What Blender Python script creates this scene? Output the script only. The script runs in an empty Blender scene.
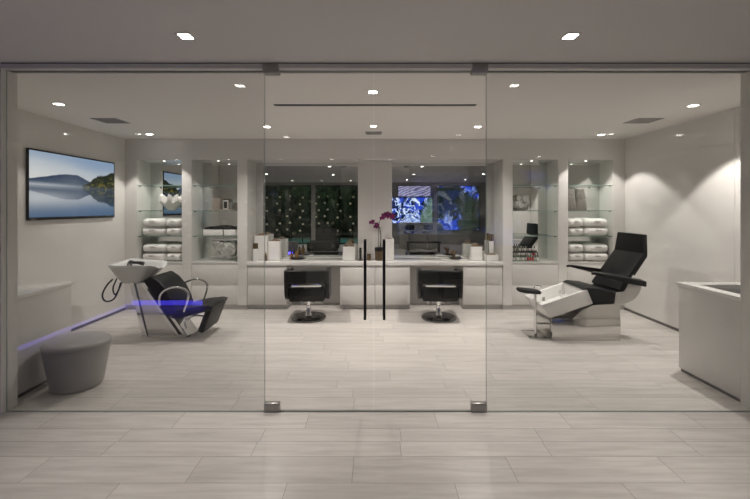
import bpy, bmesh, math, random
from mathutils import Vector, Matrix, noise
random.seed(7)
S = bpy.context.scene
COL = S.collection
PI = math.pi
R = math.radians
F, HOR, EYE = 390.0, 208.0, 1.6

def PX(px, Y): return (px - 375.0) * Y / F
def PZ(py, Y): return EYE - (py - HOR) * Y / F

# ------------------------------------------------------------------ materials
MATS = {}
def nt(name):
    m = bpy.data.materials.new(name); m.use_nodes = True
    return m, m.node_tree, m.node_tree.nodes['Principled BSDF']
def pbr(name, col, rough=0.5, metal=0.0, spec=0.5, coat=0.0, noise_amt=0.0, noise_scale=20, bump=0.0, bscale=200, ior=1.5):
    m, t, b = nt(name)
    b.inputs['Base Color'].default_value = (*col, 1)
    b.inputs['Roughness'].default_value = rough
    b.inputs['Metallic'].default_value = metal
    b.inputs['Specular IOR Level'].default_value = spec
    b.inputs['IOR'].default_value = ior
    if coat:
        b.inputs['Coat Weight'].default_value = coat; b.inputs['Coat Roughness'].default_value = 0.03
    if noise_amt or bump:
        tc = t.nodes.new('ShaderNodeTexCoord')
    if noise_amt:
        n = t.nodes.new('ShaderNodeTexNoise'); n.inputs['Scale'].default_value = noise_scale; n.inputs['Detail'].default_value = 5
        t.links.new(tc.outputs['Object'], n.inputs['Vector'])
        r = t.nodes.new('ShaderNodeValToRGB')
        r.color_ramp.elements[0].position = 0.3; r.color_ramp.elements[1].position = 0.7
        r.color_ramp.elements[0].color = (*[c * (1 - noise_amt) for c in col], 1)
        r.color_ramp.elements[1].color = (*[min(1, c * (1 + noise_amt)) for c in col], 1)
        t.links.new(n.outputs['Fac'], r.inputs['Fac']); t.links.new(r.outputs['Color'], b.inputs['Base Color'])
    if bump:
        n2 = t.nodes.new('ShaderNodeTexNoise'); n2.inputs['Scale'].default_value = bscale; n2.inputs['Detail'].default_value = 3
        t.links.new(tc.outputs['Object'], n2.inputs['Vector'])
        bp = t.nodes.new('ShaderNodeBump'); bp.inputs['Strength'].default_value = bump; bp.inputs['Distance'].default_value = 0.002
        t.links.new(n2.outputs['Fac'], bp.inputs['Height']); t.links.new(bp.outputs['Normal'], b.inputs['Normal'])
    MATS[name] = m
    return m
def emit(name, col, strength, sample=True):
    m, t, b = nt(name)
    b.inputs['Base Color'].default_value = (0, 0, 0, 1)
    b.inputs['Emission Color'].default_value = (*col, 1)
    b.inputs['Emission Strength'].default_value = strength
    b.inputs['Roughness'].default_value = 0.3
    if not sample: m.cycles.emission_sampling = 'NONE'
    MATS[name] = m
    return m
def screen_mat(name, strength):
    m, t, b = nt(name)
    a = t.nodes.new('ShaderNodeAttribute'); a.attribute_name = 'Col'
    b.inputs['Base Color'].default_value = (0.004, 0.004, 0.004, 1)
    b.inputs['Roughness'].default_value = 0.2
    t.links.new(a.outputs['Color'], b.inputs['Emission Color'])
    b.inputs['Emission Strength'].default_value = strength
    MATS[name] = m
    return m
def glass(name, tint, f0=0.04, edge=False):
    m = bpy.data.materials.new(name); m.use_nodes = True
    t = m.node_tree; t.nodes.clear()
    o = t.nodes.new('ShaderNodeOutputMaterial'); mx = t.nodes.new('ShaderNodeMixShader')
    tr = t.nodes.new('ShaderNodeBsdfTransparent'); tr.inputs['Color'].default_value = (*tint, 1)
    gl = t.nodes.new('ShaderNodeBsdfGlossy'); gl.inputs['Roughness'].default_value = 0.0
    lw = t.nodes.new('ShaderNodeLayerWeight'); lw.inputs['Blend'].default_value = 0.5
    p = t.nodes.new('ShaderNodeMath'); p.operation = 'POWER'; p.inputs[1].default_value = 5
    ma = t.nodes.new('ShaderNodeMath'); ma.operation = 'MULTIPLY_ADD'; ma.inputs[1].default_value = 1 - f0; ma.inputs[2].default_value = f0
    t.links.new(lw.outputs['Facing'], p.inputs[0]); t.links.new(p.outputs[0], ma.inputs[0])
    t.links.new(ma.outputs[0], mx.inputs[0]); t.links.new(tr.outputs[0], mx.inputs[1]); t.links.new(gl.outputs[0], mx.inputs[2])
    t.links.new(mx.outputs[0], o.inputs['Surface'])
    MATS[name] = m
    return m

pbr('lacquer', (0.70, 0.685, 0.66), 0.09, spec=0.5)
pbr('lacquer_panel', (0.70, 0.685, 0.66), 0.06, spec=0.6)
pbr('satin_white', (0.68, 0.665, 0.64), 0.22, spec=0.5)
pbr('reveal', (0.60, 0.59, 0.565), 0.5, spec=0.2)
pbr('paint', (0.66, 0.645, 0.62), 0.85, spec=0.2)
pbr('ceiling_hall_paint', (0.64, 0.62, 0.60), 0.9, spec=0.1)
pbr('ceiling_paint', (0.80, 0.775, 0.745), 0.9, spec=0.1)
pbr('jamb', (0.42, 0.41, 0.39), 0.5)
pbr('shadow_gap', (0.10, 0.098, 0.093), 0.6)
pbr('base_dark', (0.14, 0.135, 0.13), 0.5)
pbr('plinth_grey', (0.46, 0.45, 0.43), 0.4)
pbr('quartz', (0.76, 0.75, 0.73), 0.07, spec=0.6, noise_amt=0.02, noise_scale=30)
pbr('leather', (0.007, 0.007, 0.0075), 0.42, spec=0.28, bump=0.25, bscale=160)
pbr('black', (0.010, 0.010, 0.011), 0.3)
pbr('black_metal', (0.02, 0.02, 0.021), 0.35, metal=0.6)
pbr('rubber', (0.012, 0.012, 0.012), 0.5)
pbr('chrome', (0.80, 0.80, 0.79), 0.06, metal=1.0)
pbr('steel', (0.66, 0.65, 0.63), 0.13, metal=1.0)
pbr('dark_chrome', (0.16, 0.16, 0.16), 0.14, metal=1.0)
pbr('patch_metal', (0.33, 0.32, 0.31), 0.35, metal=1.0, noise_amt=0.05, noise_scale=60)
pbr('ceramic', (0.62, 0.62, 0.61), 0.07, spec=0.6)
pbr('acrylic_white', (0.78, 0.77, 0.75), 0.18)
pbr('shell', (0.62, 0.61, 0.59), 0.2)
pbr('vinyl_grey', (0.36, 0.35, 0.34), 0.42, bump=0.1, bscale=120)
pbr('towel', (0.82, 0.81, 0.785), 0.95, spec=0.1, bump=0.9, bscale=260, noise_amt=0.03, noise_scale=60)
pbr('thread', (0.22, 0.21, 0.20), 0.9)
pbr('mirror', (0.80, 0.815, 0.80), 0.0, metal=1.0)
pbr('mirror_edge', (0.72, 0.735, 0.72), 0.0, metal=1.0)
pbr('gloss_white', (0.80, 0.79, 0.765), 0.12)
pbr('pebble_brown', (0.22, 0.15, 0.09), 0.6, noise_amt=0.5, noise_scale=40)
pbr('pebble_black', (0.012, 0.012, 0.012), 0.6)
pbr('bronze', (0.20, 0.14, 0.085), 0.3, metal=0.8)
pbr('gold', (0.50, 0.38, 0.20), 0.25, metal=1.0)
pbr('amber', (0.23, 0.13, 0.05), 0.15)
pbr('taupe', (0.30, 0.26, 0.22), 0.6)
pbr('dark_taupe', (0.15, 0.135, 0.12), 0.6)
pbr('grey_card', (0.22, 0.215, 0.205), 0.6)
pbr('silver_rough', (0.26, 0.245, 0.225), 0.4, metal=0.4, bump=1.0, bscale=70, noise_amt=0.45, noise_scale=55)
pbr('silver_wire', (0.66, 0.65, 0.62), 0.35, metal=0.2)
pbr('pearl', (0.62, 0.61, 0.59), 0.2, metal=0.3)
pbr('orchid', (0.13, 0.004, 0.075), 0.5)
pbr('orchid_lip', (0.28, 0.015, 0.14), 0.5)
pbr('stem_green', (0.05, 0.07, 0.025), 0.6)
pbr('polish_red', (0.42, 0.012, 0.02), 0.1)
pbr('polish_grey', (0.45, 0.42, 0.40), 0.1)
pbr('polish_pale', (0.75, 0.70, 0.66), 0.1)
pbr('vent', (0.34, 0.335, 0.34), 0.5)
pbr('vent_white', (0.40, 0.39, 0.375), 0.6)
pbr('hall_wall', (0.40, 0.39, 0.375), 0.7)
pbr('hall_dark', (0.045, 0.043, 0.040), 0.6)
pbr('fabric_dark', (0.055, 0.053, 0.05), 0.85, bump=0.5, bscale=250)
pbr('foil', (0.88, 0.86, 0.66), 0.4)
pbr('bottle_dark', (0.01, 0.02, 0.01), 0.1)
pbr('hedge', (0.03, 0.055, 0.022), 0.8, noise_amt=0.7, noise_scale=6)
pbr('pool_water', (0.02, 0.10, 0.09), 0.08)
pbr('stone', (0.30, 0.29, 0.27), 0.7, noise_amt=0.1, noise_scale=8)
emit('lens', (1.0, 0.96, 0.90), 26, sample=False)
emit('puck', (1.0, 0.95, 0.88), 5, sample=False)
emit('led_blue', (0.08, 0.06, 1.0), 8)
emit('led_violet', (0.22, 0.18, 1.0), 3)
emit('pool_glow', (0.05, 0.36, 0.30), 0.45, sample=False)
screen_mat('screen_lake', 0.9)
screen_mat('screen_blue', 1.7)
glass('glass_clear', (0.972, 0.972, 0.966), 0.035)
glass('glass_fixed', (0.905, 0.91, 0.905), 0.04)
glass('glass_shelf', (0.93, 0.965, 0.945), 0.04)
glass('glass_night', (0.75, 0.78, 0.77), 0.05)
pbr('glass_edge', (0.34, 0.40, 0.375), 0.2)
pbr('glass_edge_green', (0.16, 0.25, 0.21), 0.15)

def plank_mat():
    m, t, b = nt('plank')
    N = t.nodes; L = t.links
    tc = N.new('ShaderNodeTexCoord'); at = N.new('ShaderNodeAttribute'); at.attribute_name = 'Col'
    mp = N.new('ShaderNodeMapping'); mp.inputs['Scale'].default_value = (1.3, 14, 1)
    add = N.new('ShaderNodeVectorMath'); add.operation = 'ADD'
    sc = N.new('ShaderNodeVectorMath'); sc.operation = 'SCALE'; sc.inputs['Scale'].default_value = 37
    L.new(at.outputs['Color'], sc.inputs[0]); L.new(tc.outputs['Object'], mp.inputs['Vector'])
    L.new(mp.outputs['Vector'], add.inputs[0]); L.new(sc.outputs['Vector'], add.inputs[1])
    n = N.new('ShaderNodeTexNoise'); n.inputs['Scale'].default_value = 1.6; n.inputs['Detail'].default_value = 7; n.inputs['Roughness'].default_value = 0.62
    n.inputs['Distortion'].default_value = 0.35
    L.new(add.outputs['Vector'], n.inputs['Vector'])
    rp = N.new('ShaderNodeValToRGB'); e = rp.color_ramp.elements
    e[0].position = 0.25; e[0].color = (0.48, 0.452, 0.425, 1); e[1].position = 0.62; e[1].color = (0.635, 0.605, 0.573, 1)
    L.new(n.outputs['Fac'], rp.inputs['Fac'])
    hs = N.new('ShaderNodeHueSaturation')
    mr = N.new('ShaderNodeMapRange'); mr.inputs['To Min'].default_value = 0.945; mr.inputs['To Max'].default_value = 1.035
    sp = N.new('ShaderNodeSeparateColor'); L.new(at.outputs['Color'], sp.inputs[0]); L.new(sp.outputs[0], mr.inputs['Value'])
    L.new(mr.outputs[0], hs.inputs['Value']); L.new(rp.outputs['Color'], hs.inputs['Color']); L.new(hs.outputs['Color'], b.inputs['Base Color'])
    b.inputs['Roughness'].default_value = 0.33; b.inputs['Specular IOR Level'].default_value = 0.4
    MATS['plank'] = m
plank_mat()
pbr('grout', (0.20, 0.185, 0.17), 0.8)

# ------------------------------------------------------------------ mesh builder
class MB:
    def __init__(s): s.bm = bmesh.new()
    def _mi(s, faces, mi):
        if mi:
            for f in faces: f.material_index = mi
    def box(s, x0, y0, z0, x1, y1, z1, bev=0.0, seg=2, mi=0):
        r = bmesh.ops.create_cube(s.bm, size=1)
        M = Matrix.Translation(((x0+x1)/2, (y0+y1)/2, (z0+z1)/2)) @ Matrix.Diagonal((abs(x1-x0), abs(y1-y0), abs(z1-z0), 1))
        bmesh.ops.transform(s.bm, matrix=M, verts=r['verts'])
        es = list({e for v in r['verts'] for e in v.link_edges}); fs = list({f for v in r['verts'] for f in v.link_faces})
        s._mi(fs, mi)
        if bev:
            o = bmesh.ops.bevel(s.bm, geom=es, offset=bev, segments=seg, affect='EDGES', profile=0.5)
            s._mi(o['faces'], mi)
        return s
    def prism(s, pts, a0, a1, axis='Y', bev=0.0, seg=2, mi=0):
        """pts: 2D outline; axis Y -> pts are (x,z); axis X -> pts are (y,z); axis Z -> (x,y)"""
        def mk(p, a):
            return {'Y': (p[0], a, p[1]), 'X': (a, p[0], p[1]), 'Z': (p[0], p[1], a)}[axis]
        v0 = [s.bm.verts.new(mk(p, a0)) for p in pts]; v1 = [s.bm.verts.new(mk(p, a1)) for p in pts]
        n = len(pts); fs = [s.bm.faces.new(v0), s.bm.faces.new(v1[::-1])]
        for i in range(n):
            fs.append(s.bm.faces.new((v0[i], v1[i], v1[(i+1) % n], v0[(i+1) % n])))
        s._mi(fs, mi)
        bmesh.ops.recalc_face_normals(s.bm, faces=fs)
        if bev:
            es = list({e for f in fs for e in f.edges})
            o = bmesh.ops.bevel(s.bm, geom=es, offset=bev, segments=seg, affect='EDGES', profile=0.5)
            s._mi(o['faces'], mi)
        return s
    def lathe(s, prof, cx=0, cy=0, n=28, mi=0, cap=True):
        rings = []
        for (r, z) in prof:
            rings.append([s.bm.verts.new((cx + max(r, 1e-4)*math.cos(2*PI*k/n), cy + max(r, 1e-4)*math.sin(2*PI*k/n), z)) for k in range(n)])
        return s._rings(rings, cap, mi)
    def _rings(s, rings, cap=True, mi=0):
        n = len(rings[0]); fs = []
        for a, b in zip(rings, rings[1:]):
            for k in range(n):
                fs.append(s.bm.faces.new((a[k], a[(k+1) % n], b[(k+1) % n], b[k])))
        if cap:
            fs.append(s.bm.faces.new(rings[0][::-1])); fs.append(s.bm.faces.new(rings[-1]))
        s._mi(fs, mi)
        bmesh.ops.recalc_face_normals(s.bm, faces=fs)
        return s
    def loft(s, rings, cap=True, mi=0):
        return s._rings([[s.bm.verts.new(p) for p in r] for r in rings], cap, mi)
    def tube(s, pts, r, n=10, mi=0, r1=None):
        pts = [Vector(p) for p in pts]; rings = []
        up = Vector((0, 0, 1)); m = len(pts)
        t0 = (pts[1]-pts[0]).normalized()
        a = up.cross(t0)
        if a.length < 1e-3: a = Vector((1, 0, 0)).cross(t0)
        a.normalize()
        for i, p in enumerate(pts):
            t = (pts[min(i+1, m-1)] - pts[max(i-1, 0)]).normalized()
            a = (a - t*a.dot(t)).normalized(); b = t.cross(a)
            rr = r if r1 is None else r + (r1-r)*i/(m-1)
            rings.append([s.bm.verts.new(p + rr*(a*math.cos(2*PI*k/n) + b*math.sin(2*PI*k/n))) for k in range(n)])
        return s._rings(rings, True, mi)
    def ball(s, c, r, sub=1, sc=(1, 1, 1), mi=0):
        q = bmesh.ops.create_icosphere(s.bm, subdivisions=sub, radius=r)
        bmesh.ops.transform(s.bm, matrix=Matrix.Translation(c) @ Matrix.Diagonal((*sc, 1)), verts=q['verts'])
        s._mi(list({f for v in q['verts'] for f in v.link_faces}), mi)
        return s
    def build(s, name, mat, parent=None, loc=None, smooth=True, angle=35, rot=None):
        org = Vector(loc) if loc is not None else (parent.matrix_world_loc if False else Vector((0, 0, 0)))
        if parent is not None and loc is None: org = Vector(ORG.get(parent.name, (0, 0, 0)))
        for v in s.bm.verts: v.co -= org
        me = bpy.data.meshes.new(name)
        s.bm.to_mesh(me); s.bm.free()
        for mm in (mat if isinstance(mat, (list, tuple)) else [mat]): me.materials.append(MATS[mm])
        if smooth:
            me.polygons.foreach_set('use_smooth', [True]*len(me.polygons))
            try: me.set_sharp_from_angle(angle=R(angle))
            except Exception: pass
        o = bpy.data.objects.new(name, me); COL.objects.link(o)
        if parent is not None:
            o.parent = parent; ORG[o.name] = tuple(org)
        else:
            o.location = org; ORG[o.name] = tuple(org)
        return o
ORG = {}
def spl(pts, n=24):
    """Catmull-Rom through points"""
    P = [Vector(p) for p in pts]; P = [2*P[0]-P[1]] + P + [2*P[-1]-P[-2]]
    out = []; m = len(P)-3
    for i in range(m):
        k = max(2, n//m)
        for j in range(k + (1 if i == m-1 else 0)):
            t = j/k; a, b, c, d = P[i:i+4]
            out.append(0.5*((2*b) + (c-a)*t + (2*a-5*b+4*c-d)*t*t + (3*b-a-3*c+d)*t**3))
    return out
def sring(cx, cy, z, a, b, e=2.6, n=32, zf=None):
    out = []
    for k in range(n):
        t = 2*PI*k/n; c, s_ = math.cos(t), math.sin(t)
        x = a*math.copysign(abs(c)**(2/e), c); y = b*math.copysign(abs(s_)**(2/e), s_)
        out.append((cx+x, cy+y, z + (zf(t) if zf else 0)))
    return out
def root(name, label, cat, loc, group=None):
    o = bpy.data.objects.new(name, None); COL.objects.link(o)
    o.location = loc; o.empty_display_size = 0.1; ORG[o.name] = tuple(loc)
    return tag(o, label, cat, group)
def tag(o, label, cat, group=None, kind=None):
    o['label'] = label; o['category'] = cat
    if group: o['group'] = group
    if kind: o['kind'] = kind
    return o
def struct(o, label=None):
    o['kind'] = 'structure'
    if label: o['label'] = label
    return o
def copy_tree(o, parent=None):
    c = o.copy(); COL.objects.link(c); ORG[c.name] = ORG.get(o.name, (0, 0, 0))
    if parent is not None: c.parent = parent
    for ch in list(o.children): copy_tree(ch, c)
    return c

# ------------------------------------------------------------------ room dimensions
GY, BY = 3.044, 6.12            # glass line, cabinet front
XW = 3.92                      # salon half width
ZH, ZS = 2.726, 2.683          # hall / salon ceilings
HX, HY = 6.2, -4.0             # hall half width, rear wall
MY = 6.57                      # mirror plane
CT = 0.755                     # worktop height

# floor: whole planks laid across the room
def build_floor():
    bm = bmesh.new(); lay = bm.loops.layers.float_color.new('Col')
    widths = [0.242, 0.161, 0.159, 0.220]; offs = {0: -0.035, 1: 0.27, 2: 0.28, 3: -0.41}
    y = 2.269 - 0.782*9; k = 0; g = 0.0012; LN = 0.972
    while y < 6.75:
        w = widths[k % 4]; y1 = y + w
        off = offs[k % 4] if 32 <= k < 40 else random.random()*LN
        x = -HX - 0.1 - LN + ((off + HX) % LN)
        while x < HX + 0.1:
            a, b = max(x, -HX-0.1), min(x+LN, HX+0.1)
            if b - a > 0.02:
                c = random.random()
                f = bm.faces.new([bm.verts.new(p) for p in ((a+g, y+g, 0), (b-g, y+g, 0), (b-g, y1-g, 0), (a+g, y1-g, 0))])
                for l in f.loops: l[lay] = (c, random.Random(c).random(), c*c, 1)
            x += LN
        y = y1; k += 1
    q = bmesh.ops.create_grid(bm, x_segments=1, y_segments=1, size=1)
    bmesh.ops.transform(bm, matrix=Matrix.Translation((0, 1.35, -0.0015)) @ Matrix.Diagonal((HX+0.1, 5.45, 1, 1)), verts=q['verts'])
    for f in {f for v in q['verts'] for f in v.link_faces}: f.material_index = 1
    me = bpy.data.meshes.new('floor'); bm.to_mesh(me); bm.free()
    me.materials.append(MATS['plank']); me.materials.append(MATS['grout'])
    o = bpy.data.objects.new('floor', me); COL.objects.link(o); struct(o)
build_floor()

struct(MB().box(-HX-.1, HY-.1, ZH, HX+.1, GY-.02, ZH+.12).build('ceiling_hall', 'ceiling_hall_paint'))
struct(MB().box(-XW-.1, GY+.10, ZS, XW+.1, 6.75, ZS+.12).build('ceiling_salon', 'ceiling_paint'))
# glass front surround
m = MB().box(-HX-.1, GY-.02, 2.684, HX+.1, GY+.035, ZH+.12).box(-HX-.1, GY+.085, 2.684, HX+.1, GY+.12, ZH+.12)
struct(m.build('trim_header', 'paint'))
struct(MB().box(-2.9, GY+.035, 2.69, 2.965, GY+.085, 2.72).build('trim_glazing_channel', 'shadow_gap'))
struct(MB().box(-2.9, GY-.022, ZH-.007, 2.965, GY-.0201, ZH-.001).build('trim_shadow_line', 'shadow_gap'))
struct(MB().box(-HX-.1, GY-.02, 0, -2.90, GY+.12, 2.684).build('wall_front_left', 'paint'))
struct(MB().box(2.965, GY-.02, 0, HX+.1, GY+.12, 2.684).build('wall_front_right', 'paint'))
struct(MB().box(-2.9, GY+.02, 0.0, 2.965, GY+.034, 0.003).build('trim_floor_channel', 'shadow_gap'))
# salon side walls of glossy panels
def side_wall(sx, name):
    m = MB()
    ys = [3.19, 4.02, 5.97] if sx < 0 else [3.19, 4.25, 5.95]
    for a, b in zip(ys, ys[1:]):
        m.box(sx*XW, a+.0015, 0.04, sx*(XW+.04), b-.0015, ZS)
    m.box(sx*(XW+.004), ys[-1], 0.04, sx*(XW+.04), BY+.02, ZS)
    m.box(sx*(XW+.02), 3.19, 0, sx*(XW+.1), 6.7, ZS)
    struct(m.build(name, 'lacquer_panel', smooth=False))
side_wall(-1, 'wall_left'); side_wall(1, 'wall_right')
for sx, nm in ((-1, 'baseboard_left'), (1, 'baseboard_right')):
    struct(MB().box(sx*(XW+.004), 3.19, 0, sx*(XW+.021), BY+.02, .04).build(nm, 'base_dark'))
# back wall: stiles, soffit and backing
OPEN = [(-3.755, -3.02), (-2.885, -2.15), (-2.01, -.27), (.27, 2.01), (2.15, 2.885), (3.02, 3.755)]
NT = 2.369
m = MB()
xs = [-XW-.02] + [v for p in OPEN for v in p] + [XW+.02]
for i in range(0, len(xs), 2):
    a, b = xs[i], xs[i+1]
    if abs(a+b) < .01: m.box(a-.012, 6.46, CT+.001, b+.012, 6.60, NT)
    else: m.box(a, BY, .075, b, 6.60, NT)
m.box(-XW-.02, BY, NT, XW+.02, 6.60, ZS)
m.box(-XW-.1, 6.60, 0, XW+.1, 6.70, ZS)
struct(m.build('wall_back', 'lacquer', smooth=False))
struct(MB().box(-XW, BY+.02, 0, -3.756, 6.0+.5, .075).box(3.756, BY+.02, 0, XW, 6.5, .075)
       .box(-3.019, BY+.02, 0, -2.886, 6.5, .075).box(2.886, BY+.02, 0, 3.019, 6.5, .075)
       .box(-2.149, BY+.02, 0, -2.011, 6.5, .075).box(2.011, BY+.02, 0, 2.149, 6.5, .075).build('baseboard_back', 'plinth_grey'))

# hall behind the camera (seen in the mirrors)
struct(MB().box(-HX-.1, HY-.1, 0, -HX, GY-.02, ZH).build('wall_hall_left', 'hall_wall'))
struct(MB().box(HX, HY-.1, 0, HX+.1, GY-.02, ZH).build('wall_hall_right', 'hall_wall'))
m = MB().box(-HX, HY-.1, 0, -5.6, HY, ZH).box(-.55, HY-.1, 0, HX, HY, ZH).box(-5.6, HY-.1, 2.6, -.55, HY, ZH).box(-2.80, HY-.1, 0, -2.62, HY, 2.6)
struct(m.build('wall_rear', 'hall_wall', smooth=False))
for i, (a, b) in enumerate(((-5.6, -2.8), (-2.62, -.55))):
    w = struct(MB().box(a, HY-.06, .0, b, HY-.05, 2.6).build('window_%d' % (i+3), 'glass_night'))
    f = MB()
    for (x0, x1, z0, z1) in ((a, b, 0, .05), (a, b, 2.55, 2.6), (a, a+.05, .05, 2.55), (b-.05, b, .05, 2.55), ((a+b)/2-.02, (a+b)/2+.02, .05, 2.55)):
        f.box(x0, HY-.075, z0, x1, HY-.035, z1)
    f.build('window_frame', 'black_metal', w)
# garden outside
hm = MB()
for i in range(260):
    hm.ball((random.uniform(-9, 2), random.uniform(-8.6, -7.6), random.uniform(.1, 3.0)), random.uniform(.16, .34), 1)
hd = hm.box(-9, -8.8, 0, 2, -8, 2.9).build('hedge', 'hedge', loc=(-3.5, -8.2, 0)); tag(hd, 'dark green hedge in the garden beyond the wine wall, seen in the left mirror', 'hedge', kind='stuff')
struct(MB().box(-9, -9, -.1, 2, HY-.1, -.003).build('ground_terrace', 'stone'))
pw = MB().box(-8.5, -6.6, -.002, -.3, -4.6, .02).build('pool_water', 'pool_glow', loc=(-4.4, -5.6, 0)); tag(pw, 'lit teal pool water outside below the wine wall, seen in the left mirror', 'pool', kind='stuff')

# ------------------------------------------------------------------ glass front
for i, (a, b, lab) in enumerate(((-2.899, -.871, 'clear fixed glass panel left of the double glass doors'), (.878, 2.964, 'clear fixed glass panel right of the double glass doors'))):
    mm = MB().box(a, GY+.02, .004, b, GY+.032, 2.69)
    o = mm.build('window_%d' % (i+1), ['glass_fixed', 'glass_edge'], smooth=False); struct(o, lab)
    for p in o.data.polygons:
        if abs(p.normal.y) < .5: p.material_index = 1
for i, (a, b, hx, px, lab) in enumerate(((-.866, -.012, -.866, -.078, 'left leaf of the frameless double glass door'), (-.006, .873, .873, .071, 'right leaf of the frameless double glass door'))):
    o = MB().box(a, GY+.02, .012, b, GY+.032, 2.676).build('door_%d' % (i+1), ['glass_clear', 'glass_edge'], smooth=False); struct(o, lab)
    for p in o.data.polygons:
        if abs(p.normal.y) < .5: p.material_index = 1
    h = MB()
    for s in (-1, 1):
        yy = GY+.026 + s*.05
        h.tube([(px, yy, .735), (px, yy, 1.35)], .0105, 14)
    for z in (.80, 1.285): h.tube([(px, GY-.024, z), (px, GY+.076, z)], .006, 10)
    h.build('pull_handle', 'black', o)
    s = 1 if i == 0 else -1
    for z0, z1, ya in ((.006, .070, .006), (2.648, 2.722, -.026)):
        f = MB().box(hx - s*.004, GY+ya, z0, hx + s*.118, GY+.046, z1, .003)
        f.build('hinge_fitting', 'patch_metal', o)

# ------------------------------------------------------------------ lights in ceilings
def lamp(kind, name, loc, energy, col=(1, .932, .875), size=R(110), blend=.6, rad=.03, parent=None):
    L = bpy.data.lights.new(name, kind); L.energy = energy; L.color = col
    if kind == 'SPOT': L.spot_size = size; L.spot_blend = blend
    L.shadow_soft_size = rad
    o = bpy.data.objects.new(name, L); COL.objects.link(o)
    if parent is not None:
        o.parent = parent; o.location = Vector(loc) - Vector(ORG[parent.name])
    else: o.location = loc
    return o
def downlight(x, y, z, label, energy, group, size=112, s=.045, blend=.55):
    r = root('recessed_downlight', label, 'ceiling light', (x, y, z), group)
    f = MB()
    w = s + .012
    for (a, b, c, d) in ((-w, -w, w, -s), (-w, s, w, w), (-w, -s, -s, s), (s, -s, w, s)):
        f.box(x+a, y+b, z-.004, x+c, y+d, z)
    f.build('trim_ring', 'paint', r, smooth=False)
    MB().box(x-s, y-s, z-.003, x+s, y+s, z-.0005).build('lens', 'lens', r, smooth=False)
    if energy: lamp('SPOT', 'downlight_lamp', (x, y, z-.012), energy, size=R(size), blend=blend, parent=r)
    return r
GS, GH = 'recessed downlights in the salon ceiling', 'recessed downlights in the hall ceiling'
E = 98
SAL = [(-3.29, 4.06, 'square recessed ceiling light above the wall television', .3),
       (-.02, 3.64, 'square recessed ceiling light between the glass doors and the black ceiling slot', .6),
       (3.36, 4.12, 'square recessed ceiling light above the bare right wall', 1.5), (-3.31, 5.72, 'square recessed ceiling light in front of the far left towel cabinet', .8),
       (3.34, 5.76, 'square recessed ceiling light in front of the far right towel cabinet', .9), (-1.44, 5.2, 'square recessed ceiling light in front of the left mirror', 1.7),
       (-.02, 5.15, 'square recessed ceiling light between the black slot and the small ceiling grille', 1.2), (1.37, 5.2, 'square recessed ceiling light in front of the right mirror', 1.7)]
for i, (x, y, lab, k) in enumerate(SAL):
    edge = abs(x) > 3
    downlight(x, y, ZS, lab, E*k, GS, s=.037, size=97 if edge else (62 if y < 4 else 72 if abs(x) < 1 else 140), blend=.22 if edge else .85)
downlight(-1.24, 2.555, ZH, 'square recessed hall ceiling light in front of the left fixed glass', E*1.12, GH, s=.037, size=78, blend=1)
downlight(1.28, 2.555, ZH, 'square recessed hall ceiling light in front of the right fixed glass', E*1.12, GH, s=.037, size=78, blend=1)
for i, (x, y) in enumerate(((-1.41, -.04), (1.29, .13), (-3.6, .2), (3.6, .2), (-1.0, -2.9), (1.27, -2.4), (-2.2, -2.9), (3.6, -2.4), (-3.4, -2.9), (-4.6, -2.9))):  # the row nearest the windows is added to brighten the wine bottles
    downlight(x, y, ZH, 'square recessed ceiling light far back in the hall, seen only in mirrors', E*(.08 if y > 0 and abs(x) > 3 else .7), GH, s=.040, size=95, blend=.9)
# slot diffuser and grilles
tag(MB().box(-1.06, 4.07, ZS-.004, 1.06, 4.135, ZS, .001).build('slot_vent', 'black', loc=(0, 4.1, ZS)), 'long narrow black air slot across the salon ceiling', 'air vent')
def vent(x, y, w, d, lab, mat, n):
    r = root('ceiling_vent', lab, 'air vent', (x, y, ZS), 'air grilles in the salon ceiling')
    f = MB()
    for (a, b, c, e) in ((-w, -d, w, -d+.018), (-w, d-.018, w, d), (-w, -d+.018, -w+.018, d-.018), (w-.018, -d+.018, w, d-.018)):
        f.box(x+a, y+b, ZS-.007, x+c, y+e, ZS)
    f.build('frame', mat, r, smooth=False)
    s = MB()
    for k in range(n):
        yy = y - d + .018 + (k+.5)*(2*d-.036)/n
        s.box(x-w+.018, yy-.006, ZS-.006, x+w-.018, yy+.006, ZS-.001)
    s.build('slats', mat, r, smooth=False)
    MB().box(x-w+.018, y-d+.018, ZS-.001, x+w-.018, y+d-.018, ZS).build('backing', 'shadow_gap', r, smooth=False)
vent(-3.27, 4.83, .155, .14, 'grey square air grille in the ceiling beside the wall television', 'vent', 9)
vent(3.32, 4.83, .16, .14, 'pale square air grille in the ceiling near the right wall', 'vent_white', 9)
vent(-.02, 5.62, .12, .10, 'small dark rectangular air grille in the middle of the ceiling near the mirrors', 'vent', 6)

# ------------------------------------------------------------------ colour-grid screens
def grid_screen(name, parent, P0, U, V, nu, nv, fn, mat):
    P0, U, V = Vector(P0), Vector(U), Vector(V); org = Vector(ORG[parent.name])
    vs = []; cs = []; fs = []
    for j in range(nv+1):
        for i in range(nu+1):
            u, v = i/nu, j/nv
            vs.append(P0 + U*u + V*v - org); c = fn(u, v); cs += [*c, 1.0]
    for j in range(nv):
        for i in range(nu):
            a = j*(nu+1)+i; fs.append((a, a+1, a+nu+2, a+nu+1))
    me = bpy.data.meshes.new(name); me.from_pydata(vs, [], fs)
    at = me.color_attributes.new('Col', 'FLOAT_COLOR', 'POINT'); at.data.foreach_set('color', cs)
    me.materials.append(MATS[mat]); o = bpy.data.objects.new(name, me); COL.objects.link(o); o.parent = parent
    ORG[o.name] = tuple(org)
    return o
def mix(a, b, t):
    t = max(0, min(1, t)); return tuple(x+(y-x)*t for x, y in zip(a, b))
def sm(a, b, x):
    t = max(0, min(1, (x-a)/(b-a))); return t*t*(3-2*t)
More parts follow.
